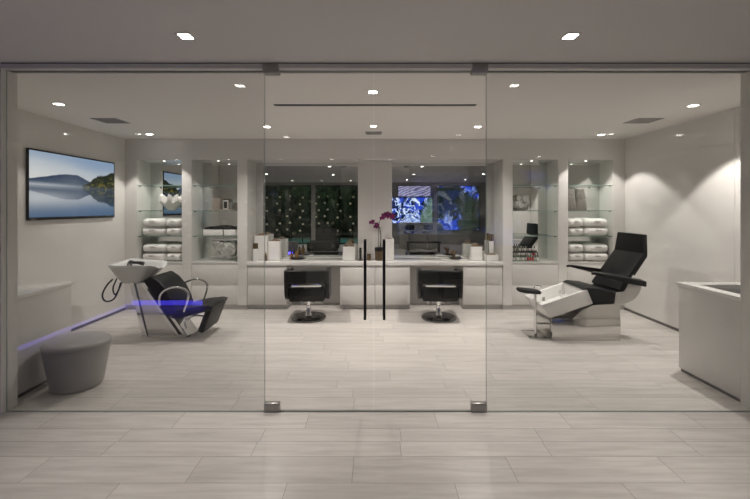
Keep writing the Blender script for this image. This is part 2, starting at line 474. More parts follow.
def nz(x, y, z=0, o=4): return noise.fractal(Vector((x, y, z)), 1.0, 2.0, o)
def lake(u, v):
    wl = .49
    up = v >= wl
    w = v if up else 2*wl - v + .004*nz(u*3, v*60)
    h = (w-wl)/(1-wl)                                  # height above waterline 0..1
    sky = mix((.66, .70, .74), (.30, .42, .60), sm(.15, 1.0, h + .12*nz(u*2, h*3)))
    sky = mix(sky, (.86, .86, .84), sm(.75, 0, u)*sm(1.3, .2, h)*.85)
    c = sky
    far = .27 + .14*math.sin(u*5.2 - .75) - .7*max(0, u-.5) + .018*nz(u*9, 3) + .008*nz(u*40, 3)
    far = max(far, .04)
    if h < far:
        c = mix((.045, .070, .13), (.11, .15, .21), sm(far, 0, h) + .35*nz(u*16, h*18))
    fr = .10 + .40*sm(.56, .80, u) + .16*sm(.78, 1.0, u) + .05*nz(u*13, 1.7) + .10*abs(nz(u*48, 5.1)) - .04
    if u > .56 and h < fr:
        tx = .18 + 1.7*nz(u*34, h*11) + .8*nz(u*14, h*5, 3)
        c = mix((.004, .012, .008), (.10, .11, .016), tx*sm(fr*1.1, fr*.25, h))
        c = mix(c, (.26, .19, .03), sm(.45, .9, tx)*sm(fr*.85, fr*.1, h)*.8)
    fog = sm(.13, .0, h)*(.75*sm(.75, .1, u) + .10)
    c = mix(c, (.60, .64, .68), fog)
    if not up:
        d = (wl-v)/wl
        c = tuple(x*.80 for x in c)
        c = mix(c, (.055, .12, .24), .25 + .55*sm(.3, 1, d))
        c = mix(c, (.62, .66, .70), .75*math.exp(-((u-.03)/.42)**2 - ((d-.38)/.20)**2))
    return tuple(max(0, x) for x in c)
TX = -XW+.030
ty0, ty1, tz0, tz1 = 4.365, 5.83, 1.458, 2.278
tv = root('television', 'large wall-mounted television showing a misty mountain lake', 'television', (-XW, (ty0+ty1)/2, tz0))
MB().box(-XW+.012, ty0, tz0, TX, ty1, tz1, .004).build('casing', 'black', tv)
MB().box(-XW, ty0+.4, tz0+.2, -XW+.0125, ty1-.4, tz1-.2).build('wall_mount', 'black_metal', tv, smooth=False)
grid_screen('screen', tv, (TX+.001, ty0+.02, tz0+.034), (0, ty1-ty0-.04, 0), (0, 0, tz1-tz0-.054), 260, 150, lake, 'screen_lake')
mk = MB()
for k, w in enumerate((.008, .012, .006, .010)): mk.box(TX, ty0+.045+k*.017, tz0+.009, TX+.001, ty0+.045+k*.017+w, tz0+.018)
mk.build('emblem', 'shell', tv, smooth=False)
def abstract(seed, dark, stripes=False):
    def fn(u, v):
        x, y = u*2.4 + seed*7, v*1.7 + seed*3
        wx, wy = nz(x*1.2, y*1.2, 1), nz(x*1.2+5, y*1.2, 2)
        a = nz(x*1.6 + 1.6*wx, y*1.6 + 1.6*wy, seed, 5); b = 1 - abs(nz(x*2.2 + 1.2*wy, y*2.2 - 1.2*wx, seed+9, 4))*2.4
        c = mix((.003, .006, .02), (.02, .06, .55), sm(-.25, .25, a))
        c = mix(c, (.30, .45, .95), sm(.45, .85, b)*(.9 - .6*dark)); c = mix(c, (.85, .9, 1.0), sm(.78, 1.0, b)*(1-dark))
        if dark: c = mix(c, (.010, .016, .010), sm(-.35, .0, nz(u*2.1+seed, v*2.3, 4) + .5*(u-.45)) * .98)
        elif u < .28: c = mix(c, (.10, .16, .12), sm(.30, .12, u + .3*(v-.5)))
        if stripes: c = mix((.08, .07, .15), (.34, .33, .50), .5+.5*math.sin((u*.7+v*.55+.1*nz(u*2,v*2))*44))
        return c
    return fn
def video(x0, x1, z0, z1, y, seed, dark, lab, stripes=False):
    r = root('video_screen', lab, 'screen', ((x0+x1)/2, HY, z0), 'video screens on the hall rear wall')
    MB().box(x0, HY+.012, z0, x1, y, z1, .004).build('casing', 'black', r)
    MB().box(x0+.2, HY, z0+.1, x1-.2, HY+.0125, z1-.1).build('wall_mount', 'black_metal', r, smooth=False)
    grid_screen('screen', r, (x1-.02, y+.001, z0+.02), (x0-x1+.04, 0, 0), (0, 0, z1-z0-.04), 150, 96, abstract(seed, dark, stripes), 'screen_blue')
video(.55, 2.52, .92, 2.07, HY+.16, 1.3, 0, 'bright blue and white video screen of the hall, seen in the right mirror')
video(2.72, 4.56, .62, 2.58, HY+.06, 4.1, .75, 'dark video screen with blue shapes, to the right in the right mirror')
video(1.0, 2.45, 2.09, 2.58, HY+.06, 2.2, 0, 'striped lilac screen strip above the bright hall screen', True)

# ------------------------------------------------------------------ back wall joinery
CAB = 'glass-shelved display cabinets in the back wall'
SH = [1.961, 1.56, 1.16]
LIFT = .0008
for i, (k, lab) in enumerate(((0, 'white display cabinet at the far left with towels and a petal bowl'), (1, 'white display cabinet with black-topped planters, beside the left mirror'),
                              (4, 'white display cabinet with nail polish rack, beside the right mirror'), (5, 'white display cabinet at the far right with towels and textured vases'))):
    x0, x1 = OPEN[k]; xc = (x0+x1)/2
    r = root('display_cabinet', lab, 'cabinet', (xc, BY, 0), CAB)
    t = .012
    m = MB().box(x0, BY+.004, CT, x0+t, 6.51, NT).box(x1-t, BY+.004, CT, x1, 6.51, NT).box(x0+t, BY+.004, NT-t, x1-t, 6.51, NT)
    m.box(x0, BY+.002, CT-.03, x1, 6.51, CT)
    m.build('carcass', 'satin_white', r, smooth=False)
    MB().box(x0+t, 6.50, CT, x1-t, 6.51, NT-t).build('mirror_back', 'mirror_edge', r, smooth=False)
    for z in SH:
        s = MB().box(x0+t, BY+.02, z-.010, x1-t, 6.499, z).build('shelf', ['glass_shelf', 'glass_edge_green'], r, smooth=False)
        for p in s.data.polygons:
            if abs(p.normal.y) > .5: p.material_index = 1
        for xx, d in ((x0+t, 1), (x1-t, -1)):
            MB().box(xx, BY+.072, z-.022, xx+d*.022, BY+.088, z-.0105, .003).build('shelf_bracket', 'dark_chrome', s)
    MB().box(x0, BY+.03, .075, x1, 6.55, CT-.03).build('body', 'satin_white', r, smooth=False)
    for z0, z1 in ((.085, .385), (.39, .715)):
        d = MB().box(x0+.004, BY+.004, z0, x1-.004, BY+.0295, z1, .003).build('drawer', 'satin_white', r)
        MB().box(x0+.05, BY-.0005, z0+.04, x1-.05, BY+.0042, z1-.04, .002).build('drawer_panel', 'satin_white', d)
    MB().box(x0, BY+.03, 0, x1, 6.5, .0745).build('plinth', 'plinth_grey', r, smooth=False)
    p = MB().lathe([(.018, NT-t-.004), (.02, NT-t)], xc, 6.27, 20).build('puck_light', 'puck', r)
    lamp('SPOT', 'cabinet_lamp', (xc, 6.27, NT-t-.012), 13, size=R(96), blend=.3, rad=.02, parent=r)
# mirrors
for k, lab in ((2, 'large wall mirror above the worktop on the left, reflecting the wine wall'), (3, 'large wall mirror above the worktop on the right, reflecting blue screens')):
    x0, x1 = OPEN[k]
    tag(MB().box(x0+.002, MY, CT+.001, x1-.002, 6.598, NT-.001).build('wall_mirror', 'mirror', loc=((x0+x1)/2, MY, CT), smooth=False), lab, 'mirror', 'large mirrors over the worktop')
# worktop and base cabinets
tag(MB().box(-2.009, BY-.012, CT-.058, 2.009, MY-.001, CT, .002).build('worktop', 'quartz', loc=(0, BY, CT-.058)), 'long white polished worktop running under both mirrors', 'worktop')
KN = .552, 1.385
def base_cab(x0, x1, lab):
    r = root('base_cabinet', lab, 'cabinet', ((x0+x1)/2, BY, 0), 'drawer cabinets under the worktop')
    MB().box(x0, BY+.03, .075, x1, 6.56, CT-.0585).build('body', 'satin_white', r, smooth=False)
    for z0, z1 in ((.085, .385), (.39, .69)):
        d = MB().box(x0+.004, BY+.004, z0, x1-.004, BY+.0295, z1, .003).build('drawer', 'satin_white', r)
        MB().box(x0+.05, BY-.0005, z0+.04, x1-.05, BY+.0042, z1-.04, .002).build('drawer_panel', 'satin_white', d)
    MB().box(x0, BY+.05, 0, x1, 6.5, .0745).build('plinth', 'plinth_grey', r, smooth=False)
base_cab(-2.008, -KN[1], 'white drawer cabinet under the worktop left of the left styling chair')
base_cab(-KN[0], -.002, 'white drawer cabinet under the worktop just right of the left styling chair')
base_cab(.002, KN[0], 'white drawer cabinet under the worktop just left of the right styling chair')
base_cab(KN[1], 2.008, 'white drawer cabinet under the worktop right of the right styling chair')
for s, lab in ((-1, 'white back panel of the knee space behind the left styling chair'), (1, 'white back panel of the knee space behind the right styling chair')):
    a, b = sorted((s*KN[0], s*KN[1]))
    tag(MB().box(a+.001, 6.50, .003, b-.001, 6.52, CT-.06).build('knee_panel', 'satin_white', loc=((a+b)/2, 6.5, 0), smooth=False), lab, 'panel', 'knee space panels under the worktop')

# ------------------------------------------------------------------ side counters
for s, lab in ((-1, 'glossy white counter along the left wall behind the grey ottoman'), (1, 'glossy white counter with dark inset at the right edge')):
    xi = s*2.985
    r = root('counter', lab, 'counter', (s*3.45, 3.5, 0), 'white counters at both ends of the glass front')
    y1 = 3.86
    a, b = sorted((xi+s*.012, s*(XW-.001)))
    MB().box(a, 3.20, .03, b, y1-.012, .835, .002).build('body', 'lacquer', r)
    a, b = sorted((xi, s*(XW-.001)))
    MB().box(a, 3.20, .8355, b, y1, .868, .002).build('counter_top', 'quartz', r)
    a, b = sorted((xi+s*.02, s*(XW-.001)))
    MB().box(a, 3.20, 0, b, y1-.03, .0295).build('plinth', 'base_dark', r, smooth=False)
    if s > 0:
        MB().box(3.10, 3.30, .862, 3.72, 3.72, .8695, .002).build('hob', 'black', r)

# ------------------------------------------------------------------ ottoman
ox, oy = -2.685, 3.52
prof = [(.165, .0), (.185, .006), (.20, .03), (.215, .12), (.235, .25), (.25, .335), (.257, .372)]
prof2 = [(.254, .3725), (.26, .377), (.26, .388), (.25, .405), (.22, .424), (.155, .440), (.08, .448), (.0, .450)]
ot = root('ottoman', 'round grey upholstered ottoman on the floor before the left counter', 'ottoman', (ox, oy, 0))
MB().lathe(prof, ox, oy, 48).build('body', 'vinyl_grey', ot)
MB().lathe(prof2, ox, oy, 48).build('seat', 'vinyl_grey', ot)

# ------------------------------------------------------------------ shampoo (backwash) unit, faces +X
by0 = 4.98
bw = root('shampoo_chair', 'black shampoo chair with white wash basin on a chrome stand at the left', 'salon chair', (-2.6, by0, 0))
def basin():
    cx, cy = -3.02, by0
    def dip(amp): return lambda t: -amp*math.exp(-((math.atan2(math.sin(t), math.cos(t)))/.38)**2) + amp*.45*math.exp(-((math.atan2(math.sin(t-2.2), math.cos(t-2.2)))/.5)**2)
    rings = [sring(cx-.03, cy, .655, .10, .10), sring(cx-.03, cy, .66, .14, .13), sring(cx-.02, cy, .70, .18, .165), sring(cx-.01, cy, .77, .235, .205, 2.8),
             sring(cx, cy, .85, .285, .245, 3, zf=dip(.02)), sring(cx, cy, .893, .305, .26, 3.2, zf=dip(.06)), sring(cx, cy, .90, .30, .256, 3.2, zf=dip(.065)),
             sring(cx, cy, .898, .278, .234, 3.2, zf=dip(.065)), sring(cx, cy, .86, .25, .21, 3, zf=dip(.04)), sring(cx-.02, cy, .78, .20, .16, 2.6), sring(cx-.03, cy, .73, .13, .10), sring(cx-.03, cy, .715, .04, .04)]
    return MB().loft(rings)
basin().build('basin', 'ceramic', bw, angle=60)
MB().tube(spl([(-3.20, by0+.06, .80), (-3.19, by0+.06, .875), (-3.15, by0+.04, .915), (-3.09, by0+.02, .905)]), .013).tube([(-3.19, by0+.12, .80), (-3.19, by0+.12, .905)], .016).build('faucet', 'dark_chrome', bw)
MB().tube(spl([(-3.09, by0-.01, .90), (-3.02, by0-.02, .905), (-2.94, by0-.03, .895)]), .015, r1=.025).build('spray_head', 'black', bw)
MB().tube(spl([(-3.24, by0-.16, .72), (-3.28, by0-.20, .66), (-3.325, by0-.21, .57), (-3.33, by0-.21, .50), (-3.29, by0-.2, .455), (-3.21, by0-.19, .48), (-3.16, by0-.18, .58), (-3.14, by0-.16, .68)], 40), .010, 8)\
    .tube(spl([(-3.19, by0-.16, .73), (-3.21, by0-.2, .62), (-3.19, by0-.2, .54), (-3.15, by0-.2, .58), (-3.13, by0-.16, .68)], 30), .009, 8).build('hose', 'rubber', bw)
w0, w1 = by0-.14, by0+.14
st = MB().prism([(-3.05, .672), (-2.99, .672), (-2.83, .0), (-2.89, .0)], w0, w1, 'Y', .006).prism([(-2.93, .672), (-2.80, .672), (-2.32, .0), (-2.46, .0)], w0, w1, 'Y', .006)
st.build('stand', 'chrome', bw, smooth=False)
MB().prism([(-2.99, .66), (-2.92, .66), (-2.47, .012), (-2.825, .012)], w0+.02, w1-.02, 'Y').build('stand_panel', 'steel', bw, smooth=False)
MB().box(-2.90, w0-.02, 0, -2.30, w1+.02, .012, .003).build('base_plate', 'steel', bw)
MB().prism([(-2.835, .60), (-2.795, .60), (-2.395, .03), (-2.435, .03)], w0-.004, w0+.004, 'Y').build('stand_trim', 'black', bw, smooth=False)
def cushion_prism(pts, y0, y1, bev):
    return MB().prism(pts, y0, y1, 'Y', bev, 4)
cushion_prism([(-2.82, .715), (-2.725, .77), (-2.62, .70), (-2.53, .60), (-2.46, .46), (-2.42, .34), (-2.50, .27), (-2.58, .34), (-2.70, .53)], by0-.25, by0+.25, .022).build('backrest', 'leather', bw)
cushion_prism([(-2.50, .265), (-2.40, .355), (-2.22, .40), (-2.02, .42), (-1.96, .40), (-1.99, .355), (-2.2, .30), (-2.4, .25)], by0-.25, by0+.25, .018).build('seat', 'leather', bw)
cushion_prism([(-2.06, .375), (-1.985, .36), (-2.10, .07), (-2.165, .095)], by0-.235, by0+.235, .016).build('leg_rest', 'leather', bw)
for s in (-1, 1):
    yy = by0 + s*.268
    MB().tube(spl([(-2.60, yy, .42), (-2.60, yy, .53), (-2.545, yy, .60), (-2.44, yy, .64), (-2.33, yy, .632), (-2.26, yy, .575), (-2.265, yy, .48), (-2.31, yy, .345)], 40), .0135, 12).build('armrest', 'chrome', bw)
MB().tube(spl([(-2.36, by0-.1, .27), (-2.38, by0-.1, .17), (-2.36, by0-.1, .09)], 16), .011).tube(spl([(-2.36, by0-.1, .20), (-2.25, by0-.1, .255), (-2.12, by0-.1, .24)], 16), .011).build('leg_rest_lever', 'chrome', bw)

# ------------------------------------------------------------------ pedicure chair, faces -X
y0, y1 = 4.69, 5.23; yc = (y0+y1)/2
pc = root('pedicure_chair', 'black pedicure spa chair with white foot tub on a polished steel plinth', 'salon chair', (2.6, yc, 0))
MB().box(2.13, y0, 0, 2.955, y1, .262, .003).build('plinth', 'steel', pc)
MB().prism([(2.38, .2625), (2.955, .2625), (2.955, .445), (2.64, .43), (2.50, .37)], y0+.01, y1-.01, 'Y').build('support', 'steel', pc, smooth=False)
def tub():
    # outer shell and inner basin, tapering
    out = [(2.04, .285), (2.13, .245), (2.635, .437), (2.55, .622), (2.115, .458), (2.0, .425)]
    bm = MB()
    def ring(pts, y): return [(p[0], y, p[1]) for p in pts]
    # rim plane corners
    A, B = Vector((2.0, 0, .43)), Vector((2.555, 0, .622))
    C, D = Vector((2.06, 0, .262)), Vector((2.645, 0, .44))
    d = (B-A).normalized(); n = Vector((-d.z, 0, d.x))
    def quad(P, Q, ya, yb): return [(P.x, ya, P.z), (Q.x, ya, Q.z), (Q.x, yb, Q.z), (P.x, yb, P.z)]
    t = .035
    r0 = quad(C+Vector((.06, 0, .0)), D, y0+.03, y1-.03)
    r1 = quad(A, B, y0, y1)
    r2 = quad(A+d*t, B-d*t, y0+t, y1-t)
    r3 = quad(A+d*(t+.06)-n*.14, B-d*(t+.05)-n*.14, y0+t+.03, y1-t-.03)
    bm.loft([r0, r1, r2, r3])
    return bm
tb = tub()
bmesh.ops.bevel(tb.bm, geom=[e for e in tb.bm.edges if e.calc_length() > .05], offset=.010, segments=3, affect='EDGES', profile=.5)
tb.build('foot_tub', 'acrylic_white', pc)
MB().tube(spl([(2.09, y1-.12, .47), (2.09, y1-.12, .56), (2.13, y1-.13, .585), (2.17, y1-.14, .56)], 16), .010).build('faucet', 'chrome', pc)
MB().tube([(2.30, y0+.10, .47), (2.275, y0+.10, .575)], .017, r1=.014).build('spray_head', 'chrome', pc)
MB().lathe([(.022, .46), (.022, .485), (.012, .492), (0, .493)], 2.07, y0+.09, 16).build('tap_knob', 'chrome', pc)
MB().lathe([(.018, .46), (.018, .487), (0, .49)], 2.10, y0+.16, 16).build('tap_knob', 'chrome', pc)
cushion_prism([(2.50, .615), (2.56, .64), (2.72, .625), (2.90, .575), (3.02, .60), (3.0, .50), (2.90, .447), (2.64, .447), (2.57, .60)], y0+.005, y1-.005, .012).build('seat', 'leather', pc)
def slab(P, th, bev=.012):
    # P: four corners (quad), extruded by th along the normal
    a = [Vector(p) for p in P]; n = (a[1]-a[0]).cross(a[3]-a[0]).normalized()*th
    mb = MB(); mb.loft([[tuple(p) for p in a], [tuple(p+n) for p in a]])
    if bev: bmesh.ops.bevel(mb.bm, geom=list(mb.bm.edges), offset=bev, segments=3, affect='EDGES', profile=.5)
    return mb
slab([(2.99, y0+.0, .575), (2.95, y1, .575), (3.275, y1+.005, 1.025), (3.285, y0-.005, 1.025)], -.07).build('backrest', 'leather', pc)
slab([(3.28, y0-.005, 1.03), (3.265, y1+.005, 1.03), (3.295, y1-.02, 1.28), (3.29, y0+.02, 1.28)], -.06).build('headrest', 'leather', pc)
def arm(yA, sgn, nm):
    pl = [(2.58, yA, .825), (2.63, yA-sgn*.05, .845), (3.04, yA-sgn*.075, .79), (3.20, yA-sgn*.05, .745), (3.21, yA+sgn*.05, .73), (3.02, yA+sgn*.06, .765), (2.63, yA+sgn*.03, .835)]
    mb = MB(); n = Vector((0, 0, -.065)); a = [Vector(p) for p in pl]
    mb.loft([[tuple(p) for p in a], [tuple(p+n*(.4 if i in (0, 1, 6) else 1)) for i, p in enumerate(a)]])
    bmesh.ops.bevel(mb.bm, geom=list(mb.bm.edges), offset=.007, segments=3, affect='EDGES', profile=.5)
    mb.build(nm, 'leather', pc)
arm(y0-.035, -1, 'armrest'); arm(y1+.035, 1, 'armrest')
sh = [(2.88, .447)] + [(2.96 + .245*math.sin(R(a)), .69 - .245*math.cos(R(a))) for a in range(0, 86, 12)] + [(3.20, .72), (3.10, .80), (3.0, .60), (2.9, .58)]
for yy, nm in ((y0-.006, 'side_shell'), (y1-.014, 'side_shell')):
    MB().prism(sh, yy, yy+.02, 'Y', .004).build(nm, 'shell', pc)
# manicure pad on its post
pyy = 4.87
MB().tube([(2.005, pyy, .008), (2.005, pyy, .535)], .017, 16).tube([(2.005, pyy, .16), (2.14, pyy, .16)], .012).build('post', 'chrome', pc)
pad = MB().loft([sring(1.93, pyy+.03, z, a, b, 3.4, 28) for z, a, b in ((.53, .10, .075), (.535, .135, .095), (.555, .145, .10), (.572, .135, .092), (.578, .09, .06))])
for v in pad.bm.verts: v.co.z += (2.0-v.co.x)*.10
pad.build('foot_pad', 'leather', pc)
MB().box(1.90, 4.78, 0, 2.13, 5.10, .008, .002).build('base_plate', 'steel', pc)  # thin plate added in place of the shadow on the floor

# ------------------------------------------------------------------ styling chairs (built facing +Y)
def styling_chair():
    r = root('styling_chair', '', 'salon chair', (0, 0, 0), 'black hydraulic styling chairs at the mirrors')
    MB().lathe([(.0, 0), (.245, 0), (.25, .006), (.25, .022), (.235, .034), (.12, .042), (.05, .05)], 0, 0, 48).build('base', 'dark_chrome', r)
    MB().lathe([(.048, .045), (.048, .06), (.036, .08), (.034, .19), (.026, .195), (.026, .29)], 0, 0, 24).build('hydraulic_column', 'chrome', r)
    MB().box(-.12, -.12, .282, .12, .12, .30, .004).build('seat_bracket', 'chrome', r)
    fr = MB()
    fr.tube(spl([(-.07, .12, .285), (-.07, .28, .26), (-.07, .36, .15), (-.12, .39, .13)], 16), .010).tube(spl([(.07, .12, .285), (.07, .28, .26), (.07, .36, .15), (.12, .39, .13)], 16), .010)
    fr.tube([(-.17, .39, .13), (.17, .39, .13)], .013).tube([(-.06, 0, .30), (-.13, -.03, .20)], .007).build('footrest', 'chrome', r)
    MB().box(-.25, -.20, .30, .25, .27, .46, .025, 4).build('seat', 'leather', r)
    # upper band of the back
    bk = MB().prism([(-.31, -.27), (-.27, -.30), (.27, -.30), (.31, -.27), (.31, -.20), (.26, -.23), (-.26, -.23), (-.31, -.20)], .553, .735, 'Z', .012, 3)
    bk.build('backrest', 'leather', r)
    MB().box(-.24, -.262, .30, .24, -.20, .505, .018, 3).build('lower_back', 'leather', r)
    MB().box(-.205, -.278, .507, .205, -.24, .551, .006).build('back_bar', 'chrome', r)
    for s in (-1, 1):
        pts = [(-.245, .545), (-.245, .74), (.22, .70), (.26, .66), (.27, .40), (.22, .31), (-.12, .30), (-.20, .34), (-.235, .42)]
        a, b = sorted((s*.252, s*.312))
        MB().prism(pts, a, b, 'X', .014, 3).build('armrest', 'leather', r)
    return r
sc1 = styling_chair()
sc2 = copy_tree(sc1)
sc1.location = (-.962, 5.66, 0); sc1.rotation_euler = (0, 0, R(3)); sc1['label'] = 'black styling chair on a round base facing the left mirror'
sc2.location = (.925, 5.66, 0); sc2.rotation_euler = (0, 0, R(-4)); sc2['label'] = 'black styling chair on a round base facing the right mirror'

# ------------------------------------------------------------------ things on the worktop
def pebbles(cx, cy, z, a, b, n, mat, parent, name='pebbles', h=.03, r=.014, rnd=False):
    m = MB()
    for k in range(n):
        u, v = random.uniform(-1, 1), random.uniform(-1, 1)
        if rnd and u*u+v*v > 1: u, v = u*.6, v*.6
        m.ball((cx+u*a, cy+v*b, z + h*(1-max(abs(u), abs(v))**2)), random.uniform(.7, 1.15)*r, 1, (1, 1, .8))
    o = m.build(name, mat, parent); o['kind'] = 'stuff'
    return o
def canister(name, x, y, w, d, h, lab, cat, z=CT, content='pebble_brown', n=60, bev=.012, ch=.04, grp=None):
    r = root(name, lab, cat, (x, y, z), grp)
    m = MB()
    rr = [sring(x, y, z, w/2-.008, d/2-.008, 6, 36), sring(x, y, z+.01, w/2, d/2, 6, 36), sring(x, y, z+h-.004, w/2, d/2, 6, 36), sring(x, y, z+h, w/2-.004, d/2-.004, 6, 36),
          sring(x, y, z+h, w/2-.012, d/2-.012, 6, 36), sring(x, y, z+h-.03, w/2-.014, d/2-.014, 6, 36)]
    m.loft(rr).build('pot', 'gloss_white', r)
    pebbles(x, y, z+h-.012, w/2-.028, d/2-.028, n, content, r, h=ch)
    return r
canister('canister', -1.865, 6.42, .215, .16, .395, 'tallest white pot of brown pebbles at the left end of the worktop', 'pot', n=50)
canister('canister', -1.625, 6.34, .205, .16, .31, 'shorter white pot of pebbles right of the tallest one on the left worktop', 'pot', n=50)
canister('planter', -.418, 6.32, .205, .18, .225, 'white square pot with brown pebbles heaped on top under the left mirror', 'pot', n=90, ch=.085)
canister('planter', 1.63, 6.32, .19, .17, .225, 'white square pot with brown pebbles on the worktop under the right mirror', 'pot', n=80, ch=.06)
canister('planter', 1.858, 6.24, .215, .12, .10, 'low white rectangular pot with brown pebbles at the right end of the worktop', 'pot', n=70, ch=.03)
canister('vase', .232, 6.32, .15, .13, .35, 'tall white square vase on the worktop right of the orchid', 'vase', n=24, ch=.012)
def bottle(name, x, y, z, rb, hb, rc, hc, mb_, mc, lab, cat='bottle', grp=None):
    r = root(name, lab, cat, (x, y, z), grp)
    MB().lathe([(rb*.9, z), (rb, z+.006), (rb, z+hb-.012), (rb*.8, z+hb), (rc*.7, z+hb)], x, y, 22).build('body', mb_, r)
    MB().lathe([(rc, z+hb), (rc, z+hb+hc-.004), (rc*.85, z+hb+hc), (0, z+hb+hc)], x, y, 20).build('cap', mc, r)
    return r
bottle('bottle', -1.90, 6.20, CT, .046, .20, .040, .085, 'gloss_white', 'bronze', 'white cylindrical bottle with bronze cap in front of the tallest white pot')
bottle('bottle', -1.745, 6.22, CT, .022, .09, .014, .045, 'bronze', 'gold', 'tiny bronze bottle with gold cap between the two white pots')
bottle('bottle', 1.925, 6.44, CT, .042, .30, .040, .115, 'gloss_white', 'gold', 'tall white bottle with gold cap behind the low white pot')
bottle('jar', -.098, 6.30, CT, .035, .075, .033, .03, 'bronze', 'bronze', 'small bronze jar on the worktop left of the orchid vase', 'jar')
cs = MB().lathe([(.045, CT), (.045, CT+.01), (.02, CT+.02), (.018, CT+.12), (.024, CT+.14), (.018, CT+.16), (.022, CT+.205), (0, CT+.207)], -.235, 6.30, 20).build('candlestick', 'black', loc=(-.235, 6.30, CT))
tag(cs, 'slim black candlestick on the worktop left of the bronze jar', 'candlestick')
for x, lab in ((-1.29, 'white marble tray on the left half of the worktop'), (1.27, 'white marble tray on the right half of the worktop')):
    tag(MB().loft([sring(x, 6.29, z, a, b, 4, 36) for z, a, b in ((CT, .19, .10), (CT+.004, .205, .115), (CT+.02, .21, .12), (CT+.022, .20, .11))]).build('tray', 'quartz', loc=(x, 6.29, CT)), lab, 'tray', 'marble trays on the worktop')
tag(MB().lathe([(.07, CT+.0225), (.11, CT+.035), (.13, CT+.05), (.125, CT+.052), (.10, CT+.042), (0, CT+.036)], -1.25, 6.29, 30).build('dish', 'black', loc=(-1.25, 6.29, CT+.022)), 'shallow black dish standing on the left marble tray', 'dish')
bottle('bottle', -1.335, 6.235, CT+.038, .026, .085, .013, .04, 'amber', 'black', 'left amber bottle with black cap on the left tray dish')
bottle('bottle', -1.262, 6.28, CT+.036, .028, .11, .014, .045, 'amber', 'black', 'right, taller amber bottle with black cap on the left tray dish')
tag(MB().lathe([(.06, CT+.0225), (.09, CT+.035), (.10, CT+.046), (.094, CT+.046), (0, CT+.034)], 1.30, 6.29, 30).build('dish', 'black', loc=(1.30, 6.29, CT+.022)), 'shallow black dish standing on the right marble tray', 'dish')
sp = MB(); c0 = Vector((1.27, 6.29, CT+.115))
for k in range(26):
    d = Vector((random.gauss(0, 1), random.gauss(0, 1), random.gauss(0, 1))).normalized(); l = random.uniform(.05, .085)
    if d.z < -.3: d.z *= -.4; d.normalize()
    sp.tube([c0, c0 + d*l], .012, 6, r1=.002)
sp.ball(c0, .035, 2).lathe([(.03, CT+.041), (.025, CT+.09)], 1.27, 6.29, 12)
tag(sp.build('starburst_ornament', 'bronze', loc=(1.27, 6.29, CT+.04)), 'spiky bronze starburst ornament on the right tray', 'ornament')
# orchid
vx, vy = .072, 6.31
orc = root('orchid', 'purple orchid in a dark bronze vase between the two mirrors', 'orchid', (vx, vy, CT))
MB().lathe([(.055, CT), (.07, CT+.01), (.075, CT+.15), (.07, CT+.165), (.066, CT+.165), (.066, CT+.06), (0, CT+.05)], vx, vy, 28).build('vase', 'bronze', orc)
MB().lathe([(.0755, CT+.15), (.080, CT+.17), (.078, CT+.205), (.072, CT+.205), (.070, CT+.168)], vx, vy, 28, cap=False).build('vase_rim', 'black', orc)
stems = [[(.06, vy, CT+.06), (.055, vy, 1.10), (.06, vy-.01, 1.30), (.10, vy-.02, 1.44), (.19, vy-.03, 1.505), (.28, vy-.03, 1.47)],
         [(.08, vy+.01, CT+.06), (.085, vy, 1.10), (.075, vy, 1.28), (.03, vy-.02, 1.345), (-.055, vy-.02, 1.37)],
         [(.07, vy-.01, CT+.06), (.10, vy, 1.08), (.09, vy, 1.22), (.05, vy-.02, 1.31), (.02, vy-.02, 1.30)]]
for s in stems: MB().tube(spl(s, 30), .0045, 7).build('stem', 'stem_green', orc)
def bloom(c, s, rot):
    fl = MB(); c = Vector(c); M = Matrix.Rotation(rot, 3, 'Y') @ Matrix.Rotation(R(random.uniform(-18, 18)), 3, 'X')
    for a, wv, l in ((90, .55, 1.0), (210, .55, 1.0), (330, .55, 1.0), (20, .95, 1.05), (160, .95, 1.05)):
        ca, sa = math.cos(R(a)), math.sin(R(a)); pts0 = []; pts1 = []
        for k in range(10):
            t = 2*PI*k/10; u = .5 + .5*math.cos(t); v = .5*math.sin(t)*wv
            lx, lz = l*u, v*(.6+.4*math.sin(PI*u))
            p = Vector((lx*ca - lz*sa, -.12*math.sin(PI*u), lx*sa + lz*ca))*s
            pts0.append(tuple(c + M @ (p+Vector((0, -.0015, 0))))); pts1.append(tuple(c + M @ (p+Vector((0, .0015, 0)))))
        fl.loft([pts0, pts1])
    o = fl.build('flower', 'orchid', orc)
    MB().ball(c + M @ Vector((0, -.012, -.006)), .010, 1, (1, 1.3, 1.3)).build('lip', 'orchid_lip', o)
for (x, z, s) in ((.115, 1.435, .045), (.15, 1.485, .05), (.185, 1.455, .045), (.205, 1.505, .05), (.245, 1.47, .048), (.275, 1.44, .042), (.285, 1.485, .04), (-.055, 1.365, .046), (.03, 1.335, .042), (.01, 1.295, .04), (-.03, 1.39, .03)):
    bloom((x, vy-.045, z), s, random.uniform(-.5, .5))

